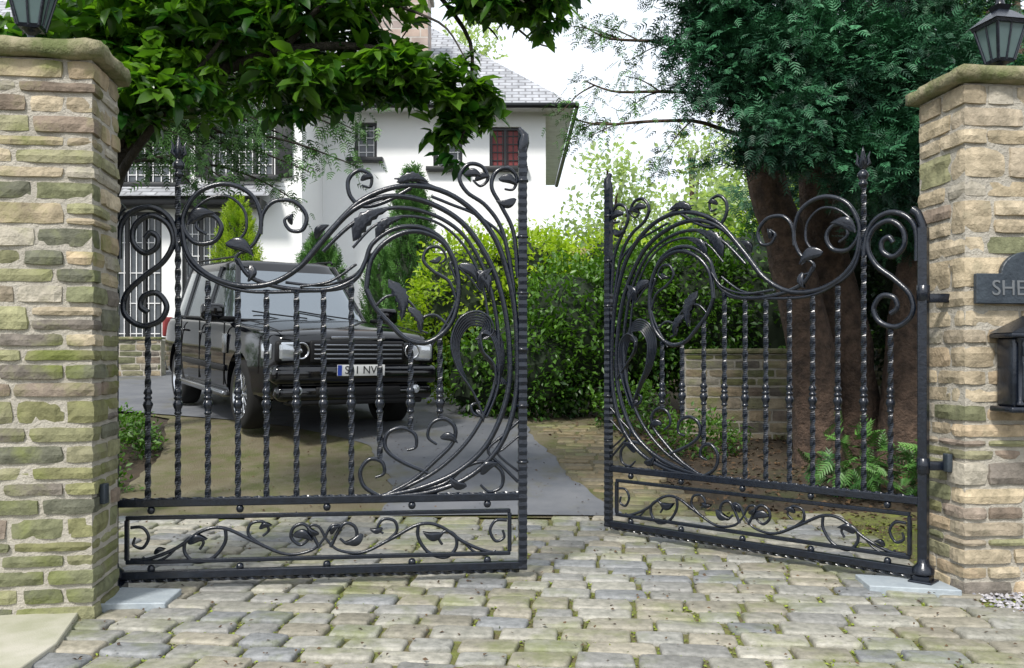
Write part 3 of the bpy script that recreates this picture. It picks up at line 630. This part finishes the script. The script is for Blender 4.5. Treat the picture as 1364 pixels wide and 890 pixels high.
# ---------- wooden fence ----------
fe=empty('wooden_fence')
for i in range(26): box('board',(1.0+i*.15,17.5,gz(17.5)+1.3),(.14,.025,2.2+.02*(i%3)),M['fence'],fe)
box('rail',(2.9,17.53,3.1),(4,.04,.09),M['fence'],fe)
# ---------- trees ----------
def limb(pts,r0,r1,n=5):
    P=cat(pts,n); k=len(P); return ([tuple(np.array(p)+[noise.noise(Vector(p)*3)*.03,noise.noise(Vector(p)*3+Vector((9,0,0)))*.03,0]) for p in P],[r0+(r1-r0)*i/(k-1) for i in range(k)])
Tm=empty('broadleaf_tree')
Lm=[limb([(-3.35,6.5,-.05),(-3.25,6.5,1.2),(-3.0,6.4,2.2),(-2.65,6.3,2.9),(-2.2,6.2,3.6),(-1.8,6.3,4.6)],.13,.05),
 limb([(-3.1,6.4,2.0),(-3.1,6.0,2.9),(-3.2,5.8,3.6),(-3.4,5.7,4.3)],.07,.03),limb([(-2.75,6.3,2.65),(-2.1,6.0,3.1),(-1.5,5.9,3.3),(-.9,6.0,3.35),(-.5,6.1,3.2)],.055,.012),
 limb([(-2.4,6.2,3.4),(-1.5,6.2,3.8),(-.6,6.3,3.95),(.3,6.4,3.9)],.05,.012),limb([(-1.5,5.9,3.3),(-1.2,5.8,3.6),(-.8,5.7,3.8)],.025,.008),limb([(-.6,6.2,3.9),(-.3,6.3,3.5),(-.3,6.3,3.0),(-.4,6.3,2.75)],.018,.006),
 limb([(-2.8,6.3,2.5),(-2.4,5.9,2.75),(-2.1,5.7,3.0),(-1.8,5.6,3.3)],.035,.01),limb([(-2.1,6.0,3.1),(-1.9,6.1,3.4),(-1.5,6.2,3.9)],.03,.01),limb([(-2.7,6.2,2.75),(-2.5,6.0,3.2),(-2.2,5.9,3.6)],.03,.01)]
for i in range(26):
    x=random.uniform(-3.1,.2); y=random.uniform(5.4,6.9); z=3.6+.12*(x+2)+random.uniform(-.3,.5); Lm.append(limb([(x*.8-.5,6.2,z+.25),(x,y,z),(x+random.uniform(-.1,.3),y-.2,z-random.uniform(.05,.3))],.012,.004))
tube('trunk_and_limbs',Lm,M['barkd'],Tm,3)
bl=[(-2.7,6.0,3.45,.7,.7,.5,2.4),(-1.95,6.0,3.55,.75,.7,.47,2.8),(-1.25,6.1,3.70,.6,.6,.40,1.7),(.05,6.2,3.80,.5,.3,.27,1.3),(-.7,6.3,4.05,.6,.4,.22,.9),(-.36,6.3,3.02,.27,.2,.42,1.0),(-.85,6.1,3.22,.45,.3,.22,1.1),(-1.4,5.9,3.08,.45,.3,.22,.9),(-2.2,5.7,2.98,.5,.3,.26,1.2),(-2.75,6.0,2.95,.35,.3,.25,.6),(-2.2,6.6,4.6,1.5,.9,.5,.7)]
per=8; C,O,R,cc=blobpts(bl,1450,per,.012,.6)
k=len(C); th=np.tile(np.arange(per)*2*math.pi/per,len(cc))+np.repeat(rng.random(len(cc))*6,per)
ax=np.repeat(rng.normal(size=(len(cc),3))*.4+[0,-.2,.1],per,0)
D=np.stack([np.cos(th),np.sin(th),rng.uniform(-.85,.2,k)],1)+ax
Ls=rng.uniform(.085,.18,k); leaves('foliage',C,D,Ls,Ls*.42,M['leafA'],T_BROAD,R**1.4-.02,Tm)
Tc=empty('drooping_conifer_tree')
Lc=[limb([(-4.4,9.5,gz(9.5)),(-4.4,9.5,2.5),(-4.2,9.4,4.5),(-4.0,9.4,6.5)],.16,.06)]
Cs=[];Ds=[]
for i in range(74):
    z=random.uniform(3.3,5.8); a=random.uniform(-1.2,.4); L_=random.uniform(.8,2.8); p0=(-4.2,9.5,z); p1=(-4.2+L_*math.cos(a)*.6,9.5+L_*math.sin(a)*.6,z-.05); p2=(-4.2+L_*math.cos(a),9.5+L_*math.sin(a),z-.4); l=limb([p0,p1,p2],.022,.005); Lc.append(l)
    for p in l[0][2:]:
        for q in range(11): Cs.append(np.array(p)+rng.normal(size=3)*.08); Ds.append(rng.normal(size=3)*.6+[.2,0,-.7])
tube('trunk_and_limbs',Lc,M['barkd'],Tc,2); n=len(Cs); Ls=rng.uniform(.09,.18,n); leaves('foliage',np.array(Cs),np.array(Ds),Ls,Ls*.7,M['cypress'],T_FRONDS,rng.random(n)*.8,Tc)
# yew (right)
Ty=empty('yew_tree'); g9=gz(8.8)
Ly=[limb([(3.0,8.8,g9-.1),(2.93,8.75,g9+.9),(2.7,8.7,2.2),(2.42,8.6,3.1),(2.3,8.5,4.2),(2.3,8.4,5.5)],.25,.13),limb([(3.45,9.0,g9-.1),(3.35,9.0,1.4),(3.15,9.0,2.3),(3.0,8.9,3.4),(3.0,8.8,5)],.28,.15),limb([(3.75,8.6,g9-.1),(3.85,8.6,1.6),(4.0,8.6,3)],.3,.18)]
thin=[]
for z,x1,zz in ((3.55,.75,3.75),(3.3,.62,3.42),(4.0,.7,4.25)): thin.append(limb([(2.2,8.3,z),(1.6,8.1,z+.12),(x1+.2,8.0,(z+zz)/2),(x1-.1,8.0,zz)],.022,.005))
for i in range(12):
    l=thin[i%3][0]; p=l[random.randrange(5,len(l)-2)]; q=(p[0]-random.uniform(.2,.5),p[1]-.1,p[2]+random.uniform(-.35,.12)); Ly.append(limb([p,((p[0]+q[0])/2,p[1],(p[2]+q[2])/2+.04),q],.008,.003)); thin.append(Ly[-1])
Ly+=thin[:3]
for i in range(30):
    a=random.uniform(0,6.28); z=random.uniform(3.4,5.5); L_=random.uniform(.6,1.4); Ly.append(limb([(2.8,8.4,z),(2.8+L_*.5*math.cos(a),8.4+L_*.5*math.sin(a),z+.1),(2.8+L_*math.cos(a),8.3+L_*math.sin(a),z-.1)],.04,.008))
tube('trunk_and_limbs',Ly,M['bark'],Ty,3)
bl=[(1.90,7.5,3.75,.62,.45,.5,2.4),(2.6,7.4,3.65,.7,.5,.5,2.8),(1.75,7.6,4.2,.6,.5,.38,1.6),(2.2,7.3,3.12,.5,.35,.30,1.4),(3.3,7.4,3.5,.8,.5,.65,2.8),(3.0,7.3,2.9,.5,.35,.36,1.5),(3.9,7.6,3.1,.7,.5,.7,2.3),(2.7,7.6,4.4,1.2,.6,.45,2.4),(3.9,8.0,4.2,1.0,.6,.6,2.0),(3.6,8.2,2.6,.55,.4,.38,1.0),(3.2,8.5,5.2,1.7,1.1,.6,.7),(4.5,8.6,2.7,.7,.6,.8,1.3),(3.0,9.6,3.3,1.6,.4,.9,1.4)]
C,O,R,cc=blobpts(bl,2400,16,.055,.5); n=len(C)
D=O*.8+np.repeat(rng.normal(size=(len(cc),3))*.5,16,0)+rng.normal(size=(n,3))*.4+[0,-.35,-.3]; Ls=rng.uniform(.07,.145,n)
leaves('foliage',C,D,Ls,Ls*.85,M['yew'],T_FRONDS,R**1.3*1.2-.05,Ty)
Cs=[];Ds=[]
for l in thin:
    for p in l[0][6:]:
        for q in range(7): Cs.append(np.array(p)+rng.normal(size=3)*.07); Ds.append(rng.normal(size=3)*.5+[-.4,0,-.5])
n=len(Cs); Ls=rng.uniform(.06,.13,n); leaves('sprays',np.array(Cs),np.array(Ds),Ls,Ls*.6,M['cypress'],T_FRONDS,rng.random(n),Ty)
def shrub(name,blobs,ncl,per,sig,Lr,m,T=T_SMALL,wr=.55,core=True):
    e=empty(name); C,O,R,cc=blobpts(blobs,ncl,per,sig,.22); n=len(C)
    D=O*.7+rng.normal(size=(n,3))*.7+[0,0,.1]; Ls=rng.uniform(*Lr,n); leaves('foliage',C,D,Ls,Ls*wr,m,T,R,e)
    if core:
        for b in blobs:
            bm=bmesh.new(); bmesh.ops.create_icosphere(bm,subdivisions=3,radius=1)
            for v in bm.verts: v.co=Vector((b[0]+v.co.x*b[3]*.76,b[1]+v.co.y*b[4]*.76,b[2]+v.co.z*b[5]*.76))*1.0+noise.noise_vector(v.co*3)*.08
            me=bpy.data.meshes.new('shade_core'); bm.to_mesh(me); bm.free(); me.materials.append(M['core']); o=bpy.data.objects.new('shade_core',me); COL.objects.link(o); o.parent=e  # dark blob added inside the leaves as shade, blocks see-through
    return e
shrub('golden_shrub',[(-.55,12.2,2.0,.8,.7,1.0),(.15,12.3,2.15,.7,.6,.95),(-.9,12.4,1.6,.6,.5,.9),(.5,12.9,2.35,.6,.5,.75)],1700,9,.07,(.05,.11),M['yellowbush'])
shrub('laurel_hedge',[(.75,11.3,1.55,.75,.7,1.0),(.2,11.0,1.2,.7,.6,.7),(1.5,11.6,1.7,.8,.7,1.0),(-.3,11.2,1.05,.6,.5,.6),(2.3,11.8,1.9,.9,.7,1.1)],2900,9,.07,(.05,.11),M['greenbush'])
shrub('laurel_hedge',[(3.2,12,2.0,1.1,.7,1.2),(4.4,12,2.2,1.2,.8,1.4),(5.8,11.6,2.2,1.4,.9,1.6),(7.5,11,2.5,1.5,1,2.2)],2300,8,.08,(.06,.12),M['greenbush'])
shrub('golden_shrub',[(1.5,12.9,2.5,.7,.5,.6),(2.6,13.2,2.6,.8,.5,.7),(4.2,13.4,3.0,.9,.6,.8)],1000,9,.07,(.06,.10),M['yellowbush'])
shrub('shade_fill_shrub',[(4.1,9.1,1.9,.5,.4,1.2),(4.9,8.8,1.7,.6,.4,1.3),(3.6,9.7,2.2,.5,.3,.8)],1300,8,.06,(.05,.09),mat('shade_fill_leaf',(.006,.02,.006),.4,base2=(.03,.08,.015),attr='tone'))  # foliage added with darkened leaves for the deep shade behind the yew
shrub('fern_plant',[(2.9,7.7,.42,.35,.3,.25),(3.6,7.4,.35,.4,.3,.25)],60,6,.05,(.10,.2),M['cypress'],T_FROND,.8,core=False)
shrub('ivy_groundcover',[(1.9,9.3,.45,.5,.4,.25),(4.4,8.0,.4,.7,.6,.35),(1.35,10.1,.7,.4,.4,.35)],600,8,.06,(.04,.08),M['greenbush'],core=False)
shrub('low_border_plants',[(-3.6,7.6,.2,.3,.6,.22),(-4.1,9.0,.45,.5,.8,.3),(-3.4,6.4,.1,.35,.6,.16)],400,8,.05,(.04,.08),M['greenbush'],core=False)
def cone_tree(name,x,y,z0,z1,r,n,m):
    e=empty(name); t=rng.random(n)**.75; a=rng.random(n)*6.283; prof=r*np.minimum(1,(1-t)*2.2)**.7*(.85+.15*np.sin(t*9)); rr=prof*(.72+.33*rng.random(n))*(1+.12*np.sin(a*5+t*14))
    C=np.stack([x+rr*np.cos(a),y+rr*np.sin(a),z0+(z1-z0)*t],1); D=np.stack([np.cos(a)*.5,np.sin(a)*.5,np.full(n,.9)],1)+rng.normal(size=(n,3))*.25; Ls=rng.uniform(.12,.24,n)
    leaves('foliage',C,D,Ls,Ls*.6,m,T_FRONDS,rng.random(n)*.6+.25*np.sin(a*5+t*14)+.15,e,up=rng.normal(size=(n,3)))  # tone partly random, paler on the lobes and darker between them
    lathe('shade_core',[(r*.6*min(1,(1-s)*2.2)**.7+.001,z0+(z1-z0)*s) for s in np.linspace(0,.97,9)],M['core'],e,loc=(x,y,0))  # dark spindle added as the painted shade inside the cone
cone_tree('columnar_conifer',-1.55,14,.7,4.15,.45,2600,M['cypress'])
cone_tree('columnar_conifer',-5.0,16.4,.9,4.1,.55,2200,M['yellowbush'])
cone_tree('columnar_conifer',-3.3,15.5,.9,3.3,.6,2000,M['cypress'])
cone_tree('columnar_conifer',-2.3,16.5,.9,3.2,.6,1800,M['cypress'])
def far_tree(x,y,H_,r,m,ncl=420,nm='distant_tree'):
    e=empty(nm); z0=gz(y); L_=[limb([(x,y,z0),(x+.2,y,z0+H_*.4),(x,y,z0+H_*.85)],.22,.06)]; bl=[]
    for i in range(9):
        a=random.uniform(0,6.28); q=random.uniform(.2,.75)*r; zz=z0+H_*random.uniform(.35,.9); b=(x+q*math.cos(a),y+q*math.sin(a),zz); L_.append(limb([(x+.1,y,z0+H_*.3),((x+b[0])/2,(y+b[1])/2,zz-.5),b],.08,.02)); bl.append((*b,r*.42,r*.42,H_*.13,1))
    tube('trunk_and_limbs',L_,M['bark'],e,2); C,O,R,cc=blobpts(bl,ncl,10,.22,.5); n=len(C); Ls=rng.uniform(.13,.28,n); leaves('foliage',C,O+rng.normal(size=(n,3)),Ls,Ls*.6,m,T_SMALL,R,e)
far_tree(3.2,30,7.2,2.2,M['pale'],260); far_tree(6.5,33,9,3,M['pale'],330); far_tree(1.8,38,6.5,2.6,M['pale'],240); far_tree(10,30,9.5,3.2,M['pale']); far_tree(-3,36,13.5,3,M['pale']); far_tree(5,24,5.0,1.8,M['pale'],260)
far_tree(9.5,17,8.5,2.6,M['greenbush'],800,'garden_tree'); far_tree(6.3,16,7,2.0,M['greenbush'],600,'garden_tree'); far_tree(-13,15,9,3,M['greenbush'],500,'garden_tree')
e=empty('distant_hedge'); C,O,R,cc=blobpts([(x,26+abs(x)*.1,1.6,3,1,1.8,1) for x in range(2,40,4)]+[(x,24,1.6,3,1,2,1) for x in range(-40,-14,4)],2600,8,.2,.3); n=len(C); Ls=rng.uniform(.15,.3,n); leaves('foliage',C,O+rng.normal(size=(n,3)),Ls,Ls*.6,M['greenbush'],T_SMALL,R,e)
# ---------- light ----------
to=Vector((-.30,-.62,.80)).normalized()
w=bpy.data.worlds.new('World'); S.world=w; w.use_nodes=True; nt=w.node_tree; bg=nt.nodes['Background']
sk=nt.nodes.new('ShaderNodeTexSky'); sk.sky_type='NISHITA'; sk.sun_disc=False; sk.sun_elevation=math.asin(to.z); sk.sun_rotation=math.atan2(to.x,to.y); sk.dust_density=2; sk.air_density=1; sk.ozone_density=1
mx=nt.nodes.new('ShaderNodeMix'); mx.data_type='RGBA'; mx.inputs[0].default_value=.8; mx.inputs[7].default_value=(9.2,9.7,10.4,1)
nt.links.new(sk.outputs[0],mx.inputs[6]); nt.links.new(mx.outputs[2],bg.inputs[0]); bg.inputs[1].default_value=.15
sl=bpy.data.lights.new('sun','SUN'); sl.energy=4.2; sl.angle=math.radians(9); sl.color=(1,.965,.91); so=bpy.data.objects.new('sun',sl); COL.objects.link(so); so.rotation_euler=to.to_track_quat('Z','Y').to_euler()
cam=bpy.data.cameras.new('camera'); co=bpy.data.objects.new('camera',cam); COL.objects.link(co); co.location=(0,0,1.3); co.rotation_euler=(math.pi/2,0,0); cam.sensor_width=36; cam.lens=36*1200/1364; cam.shift_y=30/1364; cam.clip_end=2000; S.camera=co
